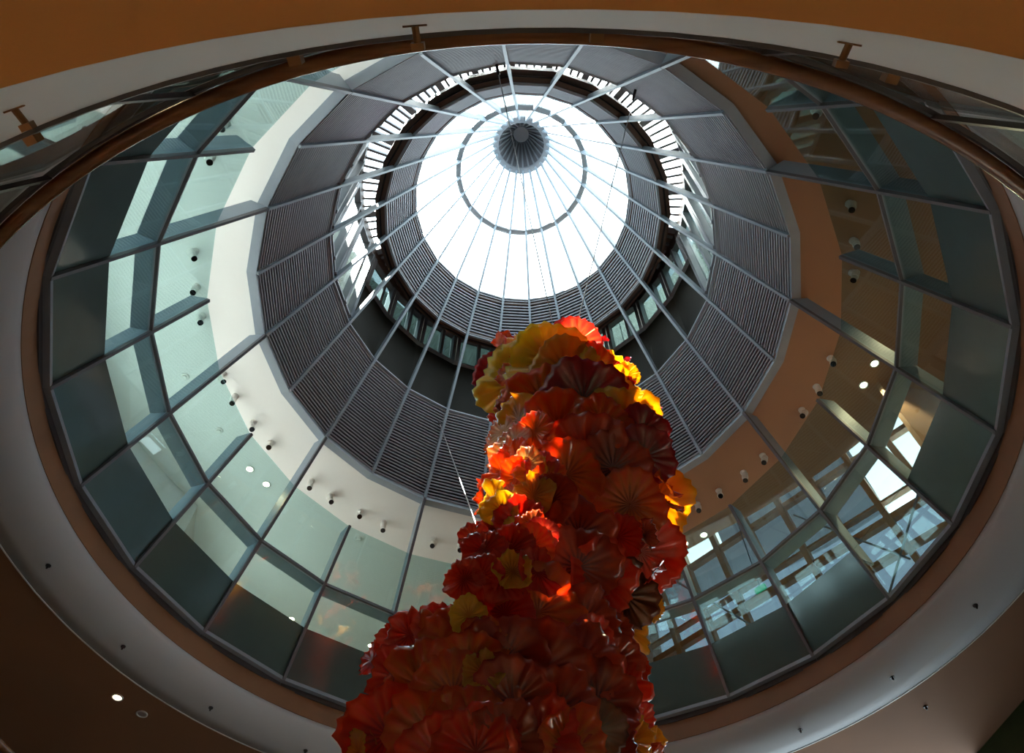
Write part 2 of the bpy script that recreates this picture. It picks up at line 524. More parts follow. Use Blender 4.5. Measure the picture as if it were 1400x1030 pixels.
m_bk2 = quadplate(MB(), 0, STEP, H_SL, H_RIM, 0.02, 0.10).mesh('backing_panel', 'backing')
m_sky1 = quadplate(MB(), 0.3, STEP-.3, H_RIM, H_GREY, 0.012, 0.02).mesh('pane', 'sky_glass')
m_sky2 = quadplate(MB(), 0.5, STEP-.5, H_GREY, H_HUB, 0.012, 0.02).mesh('pane', 'sky_glass')
def rail_mesh(h, w, d0, d1, name, mat):
    return MB().bar(G(0, h), G(STEP, h), NUP, radial(STEP/2), w, d0, d1).mesh(name, mat)
m_r1 = rail_mesh(H_CL, 0.03, -0.03, 0.12, 'ring_rail', 'steel_blue')
m_r2 = rail_mesh(H_SL, 0.03, -0.03, 0.01, 'ring_rail', 'steel_blue')
m_r3 = rail_mesh(H_RIM, 0.05, -0.01, 0.14, 'ring_rail', 'steel_grey')
# beam at the foot of the louvers
def ringseg(r0, r1, h0, h1, name, mat, az0=0.0, az1=STEP):
    q = [V(r0, az0, h0), V(r1, az0, h0), V(r1, az1, h0), V(r0, az1, h0)]
    return MB().hexa(q + [p + Vector((0, 0, (h1-h0)*R)) for p in q]).mesh(name, mat)
m_beam = ringseg(0.7625, 0.789, 1.9735, 2.0, 'ring_beam', 'steel_blue')
m_plate = ringseg(0.268, 0.2895, H_GREY, H_GREY+.012, 'ring_plate', 'steel_grey')
# clerestory: sill wall, window frame with an off-centre mullion, two panes, header, glass roof strip on rafters
RC = 0.6346
W0, W1, WT = 2.665, 2.885, 2.955
def chordpt(r, u, h):            # u 0..1 along the bay chord at radius r
    a, b = V(r, 0, h), V(r, STEP, h)
    return a + (b-a)*u
def wallplate(r, u0, u1, h0, h1, t, name, mat):
    q = [chordpt(r, u0, h0), chordpt(r, u1, h0), chordpt(r, u1, h1), chordpt(r, u0, h1)]
    n = radial(STEP/2)
    return MB().hexa(q + [p + n*t for p in q]).mesh(name, mat)
m_sill = wallplate(RC+.006, 0, 1, H_CL, W0, 0.08, 'sill_panel', 'olive_sill')
def frame_mesh(W0=W0):
    mb = MB(); n = radial(STEP/2); t = tangent(STEP/2)
    for u, wd in ((0.06, 0.075), (0.94, 0.075), (0.60, 0.06)):
        mb.bar(chordpt(RC, u, W0), chordpt(RC, u, W1), t, n, wd, -0.05, 0.09)
    for h in (W0+.006, W1-.006):
        mb.bar(chordpt(RC, 0.0, h), chordpt(RC, 1.0, h), NUP, n, 0.05, -0.03, 0.09)
    return mb.mesh('window_frame', 'steel_grey')
m_frame = frame_mesh()
m_p1 = wallplate(RC+.012, 0.09, 0.57, W0+.01, W1-.01, 0.012, 'pane', 'window_glass')
m_p2 = wallplate(RC+.012, 0.63, 0.91, W0+.01, W1-.01, 0.012, 'pane', 'window_glass')
m_bs = ringseg(0.500, 0.524, 2.697, 2.725, 'soffit_board', 'brown_metal')
m_bs2 = ringseg(0.526, 0.545, 2.712, 2.76, 'soffit_edge', 'brown_metal')
m_q1 = wallplate(RC+.012, 0.09, 0.57, 2.37, W1-.01, 0.012, 'pane', 'sky_glass')
m_q2 = wallplate(RC+.012, 0.63, 0.91, 2.37, W1-.01, 0.012, 'pane', 'sky_glass')
m_sillq = wallplate(RC+.006, 0, 1, H_CL, 2.36, 0.08, 'sill_panel', 'olive_sill')
m_frameq = frame_mesh(2.36)
m_t1 = wallplate(RC+.012, 0.09, 0.57, 2.37, W1-.01, 0.012, 'pane', 'window_glass')
m_t2 = wallplate(RC+.012, 0.63, 0.91, 2.37, W1-.01, 0.012, 'pane', 'window_glass')
m_head = wallplate(RC-.004, 0, 1, W1, WT, 0.10, 'header', 'brown_metal')
m_roof = ringseg(0.470, RC+.02, WT+.012, WT+.015, 'roof_pane', 'sky_glass')
m_bm2 = ringseg(0.428, 0.455, 2.895, 2.925, 'inner_beam', 'brown_metal')
m_bm3 = ringseg(0.455, 0.478, WT-.06, WT+.01, 'outer_beam', 'brown_metal')
m_roofs = ringseg(0.470, RC+.02, WT+.004, WT+.015, 'roof_board', 'brown_metal')
m_roofd = ringseg(0.470, RC+.02, WT+.012, WT+.015, 'roof_pane', 'frosted_glass')
def raft(u):
    return MB().bar(chordpt(0.465, u, WT), chordpt(RC+.01, u, WT), tangent(STEP/2), NUP, 0.045, -0.05, 0.05).mesh('rafter', 'steel_grey')
m_raft = [raft(u) for u in (0.2, 0.4, 0.6, 0.8)]
m_raft.append(MB().bar(chordpt(0.465, 0, WT), chordpt(RC+.01, 0, WT), tangent(0), NUP, 0.12, -0.08, 0.05).mesh('rafter', 'steel_grey'))
def hub_rib():
    return MB().bar(V(0.122, 0, H_HUB), V(0.040, 0, 3.955), tangent(0), radial(0), 0.04, -0.02, 0.05).mesh('hub_rib', 'steel_grey')
m_hr = hub_rib()
def solid(k):       # boards added over bays away from the entrance to block sky light
    return -80 < ((PHI0+k*STEP+180) % 360)-180 < 68
def tall(k):        # bays towards the entrance have windows down to the louvers
    return not -85 < ((PHI0+k*STEP+180) % 360)-180 < 68
def sunny(k):       # bays on the sun side keep clear glass, the others are tinted and frosted
    return -155 < ((PHI0+k*STEP+180) % 360)-180 < -85
for k in range(NB):
    a = rz(k)
    link('mullion', m_mull, lan, a)
    stuff(link('louver_panel', m_lou1, lan, a))
    stuff(link('louver_panel', m_lou2, lan, a))
    for me in (m_bk1, m_bk2, m_sky1, m_sky2, m_r1, m_r2, m_r3, m_beam, m_plate, m_sillq if tall(k) else m_sill, m_q1 if sunny(k) else (m_t1 if tall(k) else m_p1), m_q2 if sunny(k) else (m_t2 if tall(k) else m_p2), m_head, m_roof if sunny(k) else (m_roofs if solid(k) else m_roofd), m_bm2, m_bm3, m_hr, m_bs, m_bs2):
        link(me.name.split('.')[0], me, lan, a)
    link('window_frame', m_frameq if tall(k) else m_frame, lan, a)
    for me in m_raft: link('rafter', me, lan, a)
MB().revolve([(0.137, H_HUB), (0.110, H_HUB), (0.110, H_HUB+.02), (0.137, H_HUB+.02)], seg=48).build('hub_flange', 'steel_grey', lan)
MB().revolve([(0.118, H_HUB+.012), (0.046, 3.96), (0.054, 3.97), (0.126, H_HUB+.02)], seg=48).build('hub_cone', 'hub_grey', lan)
MB().revolve([(0.0, 3.950), (0.046, 3.950), (0.046, 3.98), (0.0, 3.98)], seg=32).build('hub_cap', 'steel_grey', lan)

# parapet screen on the roof around the clerestory
scr = thing('roof_screen', 'pale green mottled parapet screen standing on the roof outside the clerestory windows', 'screen')
m_sc = ringseg(0.82, 0.826, 2.0, 3.22, 'screen_panel', 'screen_panel', 0.15, STEP-.15)
m_sp = MB().bar(V(0.83, 0, 2.0), V(0.83, 0, 3.24), tangent(0), radial(0), 0.08, -0.03, 0.06).mesh('post', 'steel_grey')
for k in range(NB):
    link('screen_panel', m_sc, scr, rz(k)); link('post', m_sp, scr, rz(k))

# ------------------------------------------------------------------ glass wall of the upper gallery
gw = thing('gallery_glass_wall', 'leaning ring of gallery glazing with blue-grey fins and dark spandrel panes', 'glass wall')
cn = cone_normal(0)
def cap_mesh(h1):
    return MB().bar(G(0, H_BASE), G(0, h1), tangent(0), cn, 0.042, -0.045, 0.0).mesh('mullion', 'cap_grey')
def fin_mesh(h1):
    mb = MB()
    t = tangent(0)
    d0, d1 = 0.0, 0.21
    q = []
    for h in (H_SPAN-.03, h1):
        p = G(0, h)
        o0, o1 = radial(0)*d0, radial(0)*d1
        w_ = t*0.021
        q += [p - w_ + o0, p + w_ + o0, p + w_ + o1, p - w_ + o1]
    return mb.hexa(q).mesh('fin', 'steel_blue')
m_capL, m_capS = cap_mesh(H_EDGE-.003), cap_mesh(H_TOP)
m_finL, m_finS = fin_mesh(H_EDGE-.003), fin_mesh(H_TOP)
def rail2(h, thick, d0, d1, name, mat):
    return MB().bar(G(0, h), G(STEP, h), NUP, radial(STEP/2), thick, d0, d1).mesh(name, mat)
m_mid = rail2(H_MID, 0.045, 0.0, 0.22, 'mid_rail', 'steel_blue')
m_midc = rail2(H_MID, 0.040, -0.035, 0.0, 'mid_rail_cap', 'cap_grey')
m_base = rail2(H_BASE+.002, 0.05, -0.03, 0.10, 'base_rail', 'steel_grey')
m_chan = rail2(H_BASE-.010, 0.07, 0.02, 0.2, 'base_channel', 'steel_dark')
m_gl1 = quadplate(MB(), 0.25, STEP-.25, H_SPAN, H_MID, 0.012, 0.0).mesh('pane', 'clear_glass')
m_gl2 = quadplate(MB(), 0.25, STEP-.25, H_MID, H_TOP, 0.012, 0.0).mesh('pane', 'clear_glass')
m_sp1 = quadplate(MB(), 0.15, STEP-.15, H_BASE, H_SPAN, 0.03, 0.0).mesh('spandrel_pane', 'spandrel_glass')
m_sp2 = quadplate(MB(), 0.15, STEP-.15, H_BASE, H_SPAN, 0.012, 0.0).mesh('pane', 'clear_glass')
for k in range(NB):
    a = rz(k)
    kk = k if k <= 12 else k-24
    lng = (kk % 2 == 0)
    link('mullion', m_capL if lng else m_capS, gw, a)
    link('fin', m_finL if lng else m_finS, gw, a)
    for me in (m_mid, m_midc, m_base, m_chan, m_gl1, m_gl2):
        link(me.name.split('.')[0], me, gw, a)
    if kk == 4: link('pane', m_sp2, gw, a)
    else: link('spandrel_pane', m_sp1, gw, a)

# ------------------------------------------------------------------ balustrade of the storey above the visitor
bal = thing('balustrade', 'inward-leaning glass balustrade with dark wooden handrail on white fascia', 'balustrade')
NPOST = 32
PST = 360.0/NPOST
P0 = -160.4
def BL_pt(az, s, off=0.0):      # s: 0 at foot of the glass, 1 at the handrail
    r = 0.9905 + (0.9465-0.9905)*s; h = 0.515 + (0.772-0.515)*s
    return V(r, az, h) + radial(az)*off
rail_prof = []
for i in range(12):
    t = 2*math.pi*i/12
    rail_prof.append((0.9308 + 0.0078*math.cos(t), 0.7805 + 0.0060*math.sin(t)))
MB().revolve(rail_prof, seg=192).build('handrail', 'rail_wood', bal, smooth=True)
MB().revolve([(0.9410, 0.770), (0.9455, 0.770), (0.9455, 0.778), (0.9390, 0.778)], seg=192).build('rail_channel', 'steel_dark', bal)
MB().revolve([(0.9715, 0.513), (0.9770, 0.513), (0.9760, 0.520), (0.9705, 0.520)], seg=192).build('bottom_rail', 'steel_dark', bal)
def bal_post():
    mb = MB()
    a, b = BL_pt(0, 0.0), BL_pt(0, 1.0, -0.03)
    ax = (b-a).normalized(); n = tangent(0).cross(ax)
    mb.bar(a, b, tangent(0), n, 0.032, -0.012, 0.012)
    return mb.mesh('post', 'steel_dark')
def bal_base():
    a = V(0.9735, 0, 0.516)
    mb = MB().box(a + Vector((0, 0, 0.015)) - radial(0)*0.012, 0.042, 0.055, 0.045)
    return mb.mesh('post_base', 'bronze')
def bal_glass():
    mb = MB()
    az = [0.35, PST-.35]      # flat sheets between the posts
    for a0, a1 in zip(az, az[1:]):
        mb.hexa([BL_pt(a0, 0.05), BL_pt(a1, 0.05), BL_pt(a1, 0.05, .012), BL_pt(a0, 0.05, .012),
                 BL_pt(a0, 0.97), BL_pt(a1, 0.97), BL_pt(a1, 0.97, .012), BL_pt(a0, 0.97, .012)])
    return mb.mesh('glass_panel', 'rail_glass')
m_po, m_pb, m_bg = bal_post(), bal_base(), bal_glass()
for k in range(NPOST):
    a = -D2R(P0 + k*PST)
    link('post', m_po, bal, a); link('post_base', m_pb, bal, a); link('glass_panel', m_bg, bal, a)
def bracket():
    mb = MB()
    p = V(0.9905, 0, 0.425)
    mb.box(p, 0.062, 0.008, 0.010)
    mb.tube(p, p + Vector((0, -0.045, 0.01)), 0.010, n=10)
    mb.box(p + Vector((0, -0.052, 0.010)), 0.034, 0.018, 0.026)
    return mb.mesh('bracket', 'bronze')
m_br = bracket()
for k in range(28):
    link('bracket', m_br, bal, -D2R(-177.0 + k*360/28))

# ------------------------------------------------------------------ timber facade of the hall
fac = thing('timber_facade', 'curved timber ribs and rails framing tall pale windows behind the gallery glass', 'facade')
FAZ = 45.0
fn, ft = radial(FAZ), tangent(FAZ)
def FP(t, h, out=0.0):
    d = 1.50 - 0.10*max(0, (h-1.34)/1.2)**2
    return fn*(R*d + out) + ft*(R*t) + Vector((0, 0, R*h + Z0))
TS = [-0.93 + 0.155*i for i in range(13)]
HS = [1.34 + (2.62-1.34)*i/8 for i in range(9)]
for i, t in enumerate(TS):
    mb = MB()
    lean = 0.05
    for h0, h1 in zip(HS, HS[1:]):
        t0 = t - lean*(h0-1.9); t1 = t - lean*(h1-1.9)
        q = []
        for h, tt in ((h0, t0), (h1, t1)):
            p = FP(tt, h)
            q += [p - ft*.055 - fn*.16, p + ft*.055 - fn*.16, p + ft*.055, p - ft*.055]
        mb.hexa(q)
    mb.build('rib', 'timber', fac)
for h, th in ((1.86, 0.10), (1.99, 0.13), (2.06, 0.05), (2.28, 0.11), (2.5, 0.12)):
    MB().bar(FP(-0.97, h), FP(0.97, h), NUP, fn, th, -0.12, 0.0).build('rail', 'timber', fac)
MB().bar(FP(-0.97, 1.42), FP(0.97, 1.42), NUP, fn, 0.8, 0.0, 0.1).build('parapet', 'tan_plaster', fac)
hs2 = [1.50, 1.86, 1.99, 2.28, 2.62]
for i, (t0, t1) in enumerate(zip(TS, TS[1:])):
    for j, (h0, h1) in enumerate(zip(hs2, hs2[1:])):
        q = [FP(t0, h0, .02), FP(t1, h0, .02), FP(t1, h1, .02), FP(t0, h1, .02)]
        clear = (j == 3 and i in (2, 3)) or (i in (8, 9) and j >= 2)
        MB().hexa(q + [p + fn*.012 for p in q]).build('pane', 'sky_glass' if clear else 'facade_glass', fac)
# braces crossing behind the ribs
for t0, h0, t1, h1 in ((0.18, 1.72, 0.55, 2.12), (-0.55, 2.25, -0.2, 1.75), (0.02, 2.2, 0.3, 1.8)):
    MB().tube(FP(t0, h0, -0.2), FP(t1, h1, -0.2), 0.02, n=8).build('brace', 'steel_grey', fac)
sg = thing('lit_sign', 'small lit green sign hanging before the timber facade', 'sign', loc=FP(-0.19, 1.95, -0.5))
MB().box((0, 0, 0), 0.22, 0.05, 0.10, Matrix.Rotation(-D2R(FAZ), 3, 'Z')).build('sign_box', 'sign_green', sg)
MB().tube((0, 0, 0.05), (0, 0, (2.62-1.95)*R), 0.008, n=6).build('hanger', 'steel_dark', sg)

# ------------------------------------------------------------------ light fittings and small ceiling things
def spotlight(az, r, tilt, turn, label, grp):
    p = V(r, az, 1.981)
    t = thing('spotlight', label, 'spotlight', grp, p)
    MB().tube((0, 0, 0), (0, 0, -0.03), 0.055, 0.05, 16).build('canopy', 'fixture_white', t, True)
    MB().tube((0, 0, -0.03), (0, 0, -0.10), 0.014, n=8).build('stem', 'fixture_white', t)
    c = Vector((0, 0, -0.12))
    a = D2R(az + turn)
    d = (Vector((-math.sin(a), -math.cos(a), 0))*math.sin(tilt) + Vector((0, 0, -1))*math.cos(tilt)).normalized()
    mb = MB().tube(c - d*0.085, c + d*0.02, 0.050, 0.052, 16).tube(c + d*0.02, c + d*0.09, 0.044, 0.044, 16)
    mb.tube(c - d*0.105, c - d*0.085, 0.036, 0.050, 16)
    b = mb.build('lamp_body', 'fixture_white', t, False)
    MB().tube(c + d*0.088, c + d*0.104, 0.043, 0.041, 16).build('lens', 'lens_black', b)
    return t
SP_L = [-127.3, -121.1, -103.8, -97.1, -91.3, -79.0, -73.9, -67.4, -61.8, -50.0, -44.8, -37.6, -32.0, -20.6, -14.8]
SP_R = [133.9, 127.7, 110.4, 103.6, 97.6, 80.3, 73.9, 68.3, 55.8, 50.4, 43.9, 38.5]
def lab(az):
    pale = [((-130, -120), 'white cylindrical spotlight on the pale ceiling close to the wooden handrail', 'pale ceiling spotlights by the handrail'),
            ((-105, -90), 'white spotlight in a row of three on the brightest stretch of pale ceiling', 'first row of three pale ceiling spotlights'),
            ((-80, -78), 'white spotlight on the pale ceiling half hidden behind a gallery fin', None),
            ((-75, -60), 'white spotlight in a row of three beside two lit downlights on the pale ceiling', 'second row of three pale ceiling spotlights'),
            ((-52, -30), 'white spotlight of a pair on the pale ceiling under the louver band', 'paired pale ceiling spotlights'),
            ((-21, -14), 'white spotlight of a pair on the pale ceiling beside the glass tower', 'pale ceiling spotlights beside the tower'),
            ((127, 134), 'white cylindrical spotlight on the tan ceiling close to the wooden handrail', 'tan ceiling spotlights by the handrail'),
            ((97, 111), 'white spotlight in a row of three on the tan ceiling before the wood wall', 'tan ceiling spotlights before the wood wall'),
            ((68, 81), 'white spotlight in a row of three beside two lit downlights on the tan ceiling', 'tan ceiling spotlights beside the lit pair'),
            ((38, 56), 'white spotlight on the tan ceiling before the timber facade', 'tan ceiling spotlights before the facade')]
    for (a, b), l, g in pale:
        if a <= az <= b: return l, g
for i, az in enumerate(SP_L):
    spotlight(az, 0.932, 0.45 + 0.25*((i*7) % 3 - 1), ((i*13) % 5 - 2)*14, *lab(az))
for i, az in enumerate(SP_R):
    spotlight(az, 0.925, 0.40 + 0.2*((i*5) % 3 - 1), ((i*11) % 5 - 2)*12, *lab(az))

def downlight(r, az, h, label, grp, energy=40.0, rad=0.055, lit=True):
    p = V(r, az, h)
    t = thing('downlight', label, 'downlight', grp, p)
    mb = MB(); n = 20
    pts = []; fs = []
    for rr, z in ((rad*1.35, 0.002), (rad*1.35, -0.010), (rad, -0.012), (rad, 0.002)):
        for i in range(n):
            a = 2*math.pi*i/n
            pts.append((rr*math.cos(a), rr*math.sin(a), z))
    for j in range(3):
        for i in range(n):
            k = (i+1) % n
            fs.append((j*n+i, j*n+k, (j+1)*n+k, (j+1)*n+i))
    mb.add(pts, fs).build('trim_ring', 'fixture_white', t, True)
    MB().tube((0, 0, -0.004), (0, 0, 0.0), rad*.98, n=n).build('lamp_disc', 'lamp_warm' if lit else 'brushed_steel', t)
    if lit and energy > 0:
        ld = bpy.data.lights.new('downlight_lamp', 'SPOT')
        ld.energy = energy; ld.spot_size = D2R(110); ld.spot_blend = 0.6
        ld.color = (1.0, 0.72, 0.42); ld.shadow_soft_size = 0.05
        lo = bpy.data.objects.new('downlight_lamp', ld)
        C.objects.link(lo); lo.parent = t; lo.location = (0, 0, -0.03)
    return t
for az in (-59.0, -54.8):
    downlight(1.062, az, 1.981, 'lit recessed downlight in the pale ceiling behind a row of three spotlights', 'pale ceiling downlights behind three spotlights', 60)
for az in (-13.7, -9.6):
    downlight(1.062, az, 1.981, 'lit recessed downlight in the pale ceiling just beside the glass tower', 'pale ceiling downlights beside the tower', 60)
for az in (31.3, 35.3):
    downlight(1.062, az, 1.981, 'lit recessed downlight at the tan ceiling edge above the timber facade', 'downlights above the timber facade', 160)
for az in (76.2, 80.4):
    downlight(1.062, az, 1.981, 'lit recessed downlight of a close pair in the plain tan ceiling', 'close pair in the tan ceiling', 160)
downlight(1.062, 96.0, 1.981, 'single lit recessed downlight in the tan ceiling before the wood wall', None, 160)
for az in (-35.2, -23.3):
    downlight(1.56, az, 1.981, 'lit recessed downlight deep in the pale gallery near the outer wall', 'deep gallery downlights', 40)
LOW = 1.207
downlight(1.226, -57.9, LOW, 'lit recessed downlight in the brown soffit outside the ring band', None, 60)
downlight(1.229, -54.1, LOW, 'unlit silver recessed downlight in the brown soffit beside a lit one', None, 0, lit=False)
for az in (-102, -147, 168, 123, -10, 12):
    downlight(1.30, az, LOW, 'lit recessed downlight in the brown soffit out of the court light', 'brown soffit downlights', 60)
for az in (-150, -120, 180, 150, 120, 60, -60, 0):  # unseen lamps added so floor bounce warms the orange soffit
    downlight(1.45, az, 0.359, 'lit recessed downlight in the orange soffit over the entrance floor', 'orange soffit downlights', 650)

def sensor(r, az, h, label, grp):
    p = V(r, az, h)
    t = thing('sprinkler_head', label, 'sprinkler', grp, p)
    MB().tube((0, 0, 0), (0, 0, -0.012), 0.030, 0.028, 12).build('escutcheon', 'sensor_dark', t)
    MB().tube((0, 0, -0.012), (0, 0, -0.045), 0.014, 0.010, 10).build('nozzle', 'sensor_dark', t)
for az in (-95.2, -80.0, -64.7, -49.4, -34.2, 25.6, 40.8, 55.9, 71.1):
    sensor(1.068, az, 1.2055, 'dark little sprinkler head in the white ring band below the glass wall', 'sprinklers in the ring band')
sensor(1.229, 54.2, LOW, 'dark little sprinkler head in the brown soffit outside the ring band', None)
for az in (-79.9, -68.3, -34.3):
    p = V(1.049, az, 1.981)
    t = thing('smoke_detector', 'round white smoke detector on the pale gallery ceiling', 'smoke detector', 'smoke detectors on the pale ceiling', p)
    MB().tube((0, 0, 0), (0, 0, -0.025), 0.062, 0.055, 20).build('base', 'fixture_white', t)
    MB().tube((0, 0, -0.025), (0, 0, -0.045), 0.038, 0.030, 16).build('chamber', 'fixture_white', t)

# ------------------------------------------------------------------ glass tower
BL = [(0.60,-0.63,9.61,0.54,'coral'),
      (-0.31,-0.11,9.72,0.47,'crimson'),
      (-0.04,-0.45,9.42,0.52,'amber'),
      (0.30,-0.59,9.30,0.61,'yellow'),
      (-0.14,-0.22,9.39,0.63,'yellow'),
      (0.15,-0.55,9.17,0.51,'yellow'),
      (0.91,-0.50,9.12,0.47,'yellow'),
      (0.96,-0.57,8.61,0.40,'amber'),
      (0.16,-0.60,9.39,0.48,'orange'),
      (0.62,-0.63,8.39,0.65,'crimson'),
      (0.19,-0.51,8.58,0.65,'rust'),
      (-0.02,-0.37,8.73,0.52,'rust'),
      (0.47,-0.63,8.96,0.58,'amber'),
      (0.78,-0.58,9.10,0.50,'rust'),
      (1.00,-0.57,8.02,0.58,'amber'),
      (1.18,-0.49,7.99,0.40,'crimson'),
      (-0.15,-0.16,8.81,0.42,'rust'),
      (0.34,-0.61,7.85,0.71,'rust'),
      (0.03,-0.51,8.15,0.38,'amber'),
      (0.19,-0.71,7.67,0.34,'orange'),
      (0.56,-0.69,7.35,0.70,'darkred'),
      (0.81,-0.65,7.23,0.58,'darkred'),
      (0.37,-0.73,7.04,0.54,'rust'),
      (0.74,-0.71,7.79,0.53,'rust'),
      (1.16,-0.46,7.63,0.44,'crimson'),
      (1.32,-0.20,7.67,0.38,'amber'),
      (1.27,-0.11,7.39,0.53,'amber'),
      (0.93,-0.53,6.86,0.54,'rust'),
      (0.77,-0.60,6.38,0.38,'red'),
      (1.01,-0.18,6.62,0.68,'red'),
      (1.21,0.05,6.71,0.35,'red'),
      (-0.15,-0.26,8.26,0.31,'cream'),
      (-0.23,-0.04,8.39,0.29,'orange'),
      (-0.02,-0.57,7.68,0.32,'cream'),
      (-0.12,-0.51,7.54,0.29,'cream'),
      (-0.01,-0.67,7.36,0.28,'orange'),
      (0.11,-0.75,7.12,0.27,'cream'),
      (-0.13,-0.55,7.22,0.32,'orange'),
      (0.02,-0.70,6.99,0.29,'orange'),
      (0.17,-0.80,6.92,0.22,'amber'),
      (0.25,-0.81,6.95,0.26,'coral'),
      (0.31,-0.82,6.82,0.26,'orange'),
      (-0.03,-0.64,6.86,0.37,'orange'),
      (0.16,-0.76,6.66,0.28,'amber'),
      (-0.18,-0.56,6.85,0.25,'yellow'),
      (-0.11,-0.64,6.62,0.23,'yellow'),
      (0.32,-0.75,6.62,0.38,'darkred'),
      (-0.10,-0.59,6.52,0.38,'red'),
      (-0.19,-0.54,6.46,0.32,'red'),
      (0.05,-0.69,6.41,0.35,'red'),
      (0.15,-0.86,6.20,0.24,'orange'),
      (-0.32,-0.84,6.07,0.21,'coral'),
      (-0.23,-0.90,5.88,0.30,'red'),
      (-0.03,-0.91,5.86,0.35,'red'),
      (0.14,-0.91,5.91,0.29,'orange'),
      (0.21,-0.91,6.03,0.23,'coral'),
      (-0.36,-0.93,5.56,0.26,'red'),
      (-0.24,-0.94,5.58,0.28,'red'),
      (-0.09,-0.92,5.57,0.33,'red'),
      (-0.42,-0.91,5.30,0.22,'yellow'),
      (0.18,-0.87,5.68,0.32,'red'),
      (-0.01,-0.94,5.62,0.24,'amber'),
      (0.43,-0.70,6.32,0.52,'darkred'),
      (0.40,-0.71,5.94,0.55,'darkred'),
      (0.57,-0.60,5.93,0.48,'red'),
      (0.80,-0.31,6.00,0.47,'umber'),
      (0.86,0.16,6.03,0.47,'amber'),
      (0.65,-0.39,5.60,0.36,'darkred'),
      (0.07,-0.79,5.42,0.56,'rust'),
      (-0.17,-0.88,5.34,0.38,'red'),
      (0.42,-0.62,5.48,0.46,'darkred'),
      (0.43,-0.64,5.27,0.33,'red'),
      (-0.88,-0.60,5.39,0.31,'red'),
      (-1.02,-0.45,5.47,0.24,'red'),
      (-0.63,-0.80,5.25,0.33,'red'),
      (-0.48,-0.85,5.11,0.43,'rust'),
      (-0.42,-0.91,5.25,0.25,'red'),
      (-0.31,-0.95,5.03,0.29,'rust'),
      (-0.67,-0.74,5.04,0.52,'rust'),
      (-0.94,-0.57,5.06,0.36,'red'),
      (-0.72,-0.75,4.84,0.48,'rust'),
      (-0.40,-0.91,4.86,0.41,'rust'),
      (-0.49,-0.87,4.70,0.46,'rust'),
      (-0.30,-0.99,4.77,0.23,'amber'),
      (-0.16,-0.90,4.95,0.47,'darkred'),
      (0.06,-0.83,4.89,0.57,'darkred'),
      (0.34,-0.70,5.04,0.49,'darkred'),
      (0.61,-0.31,5.33,0.41,'darkred'),
      (-0.11,-0.91,4.61,0.45,'darkred'),
      (0.17,-0.83,4.61,0.45,'darkred'),
      (0.45,-0.63,4.80,0.48,'darkred'),
      (0.69,-0.25,5.19,0.35,'red'),
      (0.60,-0.56,4.77,0.27,'red'),
      (-0.94,-0.53,4.64,0.50,'scarlet'),
      (-1.15,-0.28,4.89,0.29,'scarlet'),
      (-0.61,-0.81,4.44,0.50,'rust'),
      (-0.38,-0.90,4.42,0.44,'rust'),
      (-0.32,-0.92,4.27,0.43,'scarlet'),
      (-0.15,-0.94,4.32,0.39,'darkred'),
      (0.07,-0.89,4.37,0.39,'red'),
      (0.42,-0.73,4.53,0.33,'umber'),
      (0.75,-0.27,4.88,0.23,'coral'),
      (0.67,-0.40,4.66,0.31,'amber'),
      (0.81,-0.18,4.77,0.23,'amber'),
      (0.24,-0.82,4.35,0.39,'rust'),
      (-0.54,-0.86,4.26,0.44,'scarlet'),
      (-1.11,-0.33,4.64,0.33,'rust'),
      (0.53,-0.59,4.44,0.36,'darkred')]
PROFILE = [(0.30,-0.02,0.15),(0.45,-0.035,0.20),(0.647,-0.042,0.215),(0.681,-0.042,0.213),(0.742,-0.040,0.202),(0.809,-0.035,0.210),(0.882,0.002,0.203),(0.962,0.068,0.174),
           (1.053,0.087,0.184),(1.154,0.100,0.188),(1.267,0.121,0.181),(1.395,0.109,0.170),(1.511,0.097,0.164),(1.640,0.071,0.173),(1.711,0.079,0.150),(1.80,0.09,0.06)]
def body(h):
    if h <= PROFILE[0][0]: return PROFILE[0][1:]
    for (h0, c0, r0), (h1, c1, r1) in zip(PROFILE, PROFILE[1:]):
        if h <= h1:
            s = (h-h0)/(h1-h0)
            return (c0+(c1-c0)*s, r0+(r1-r0)*s)
    return PROFILE[-1][1:]
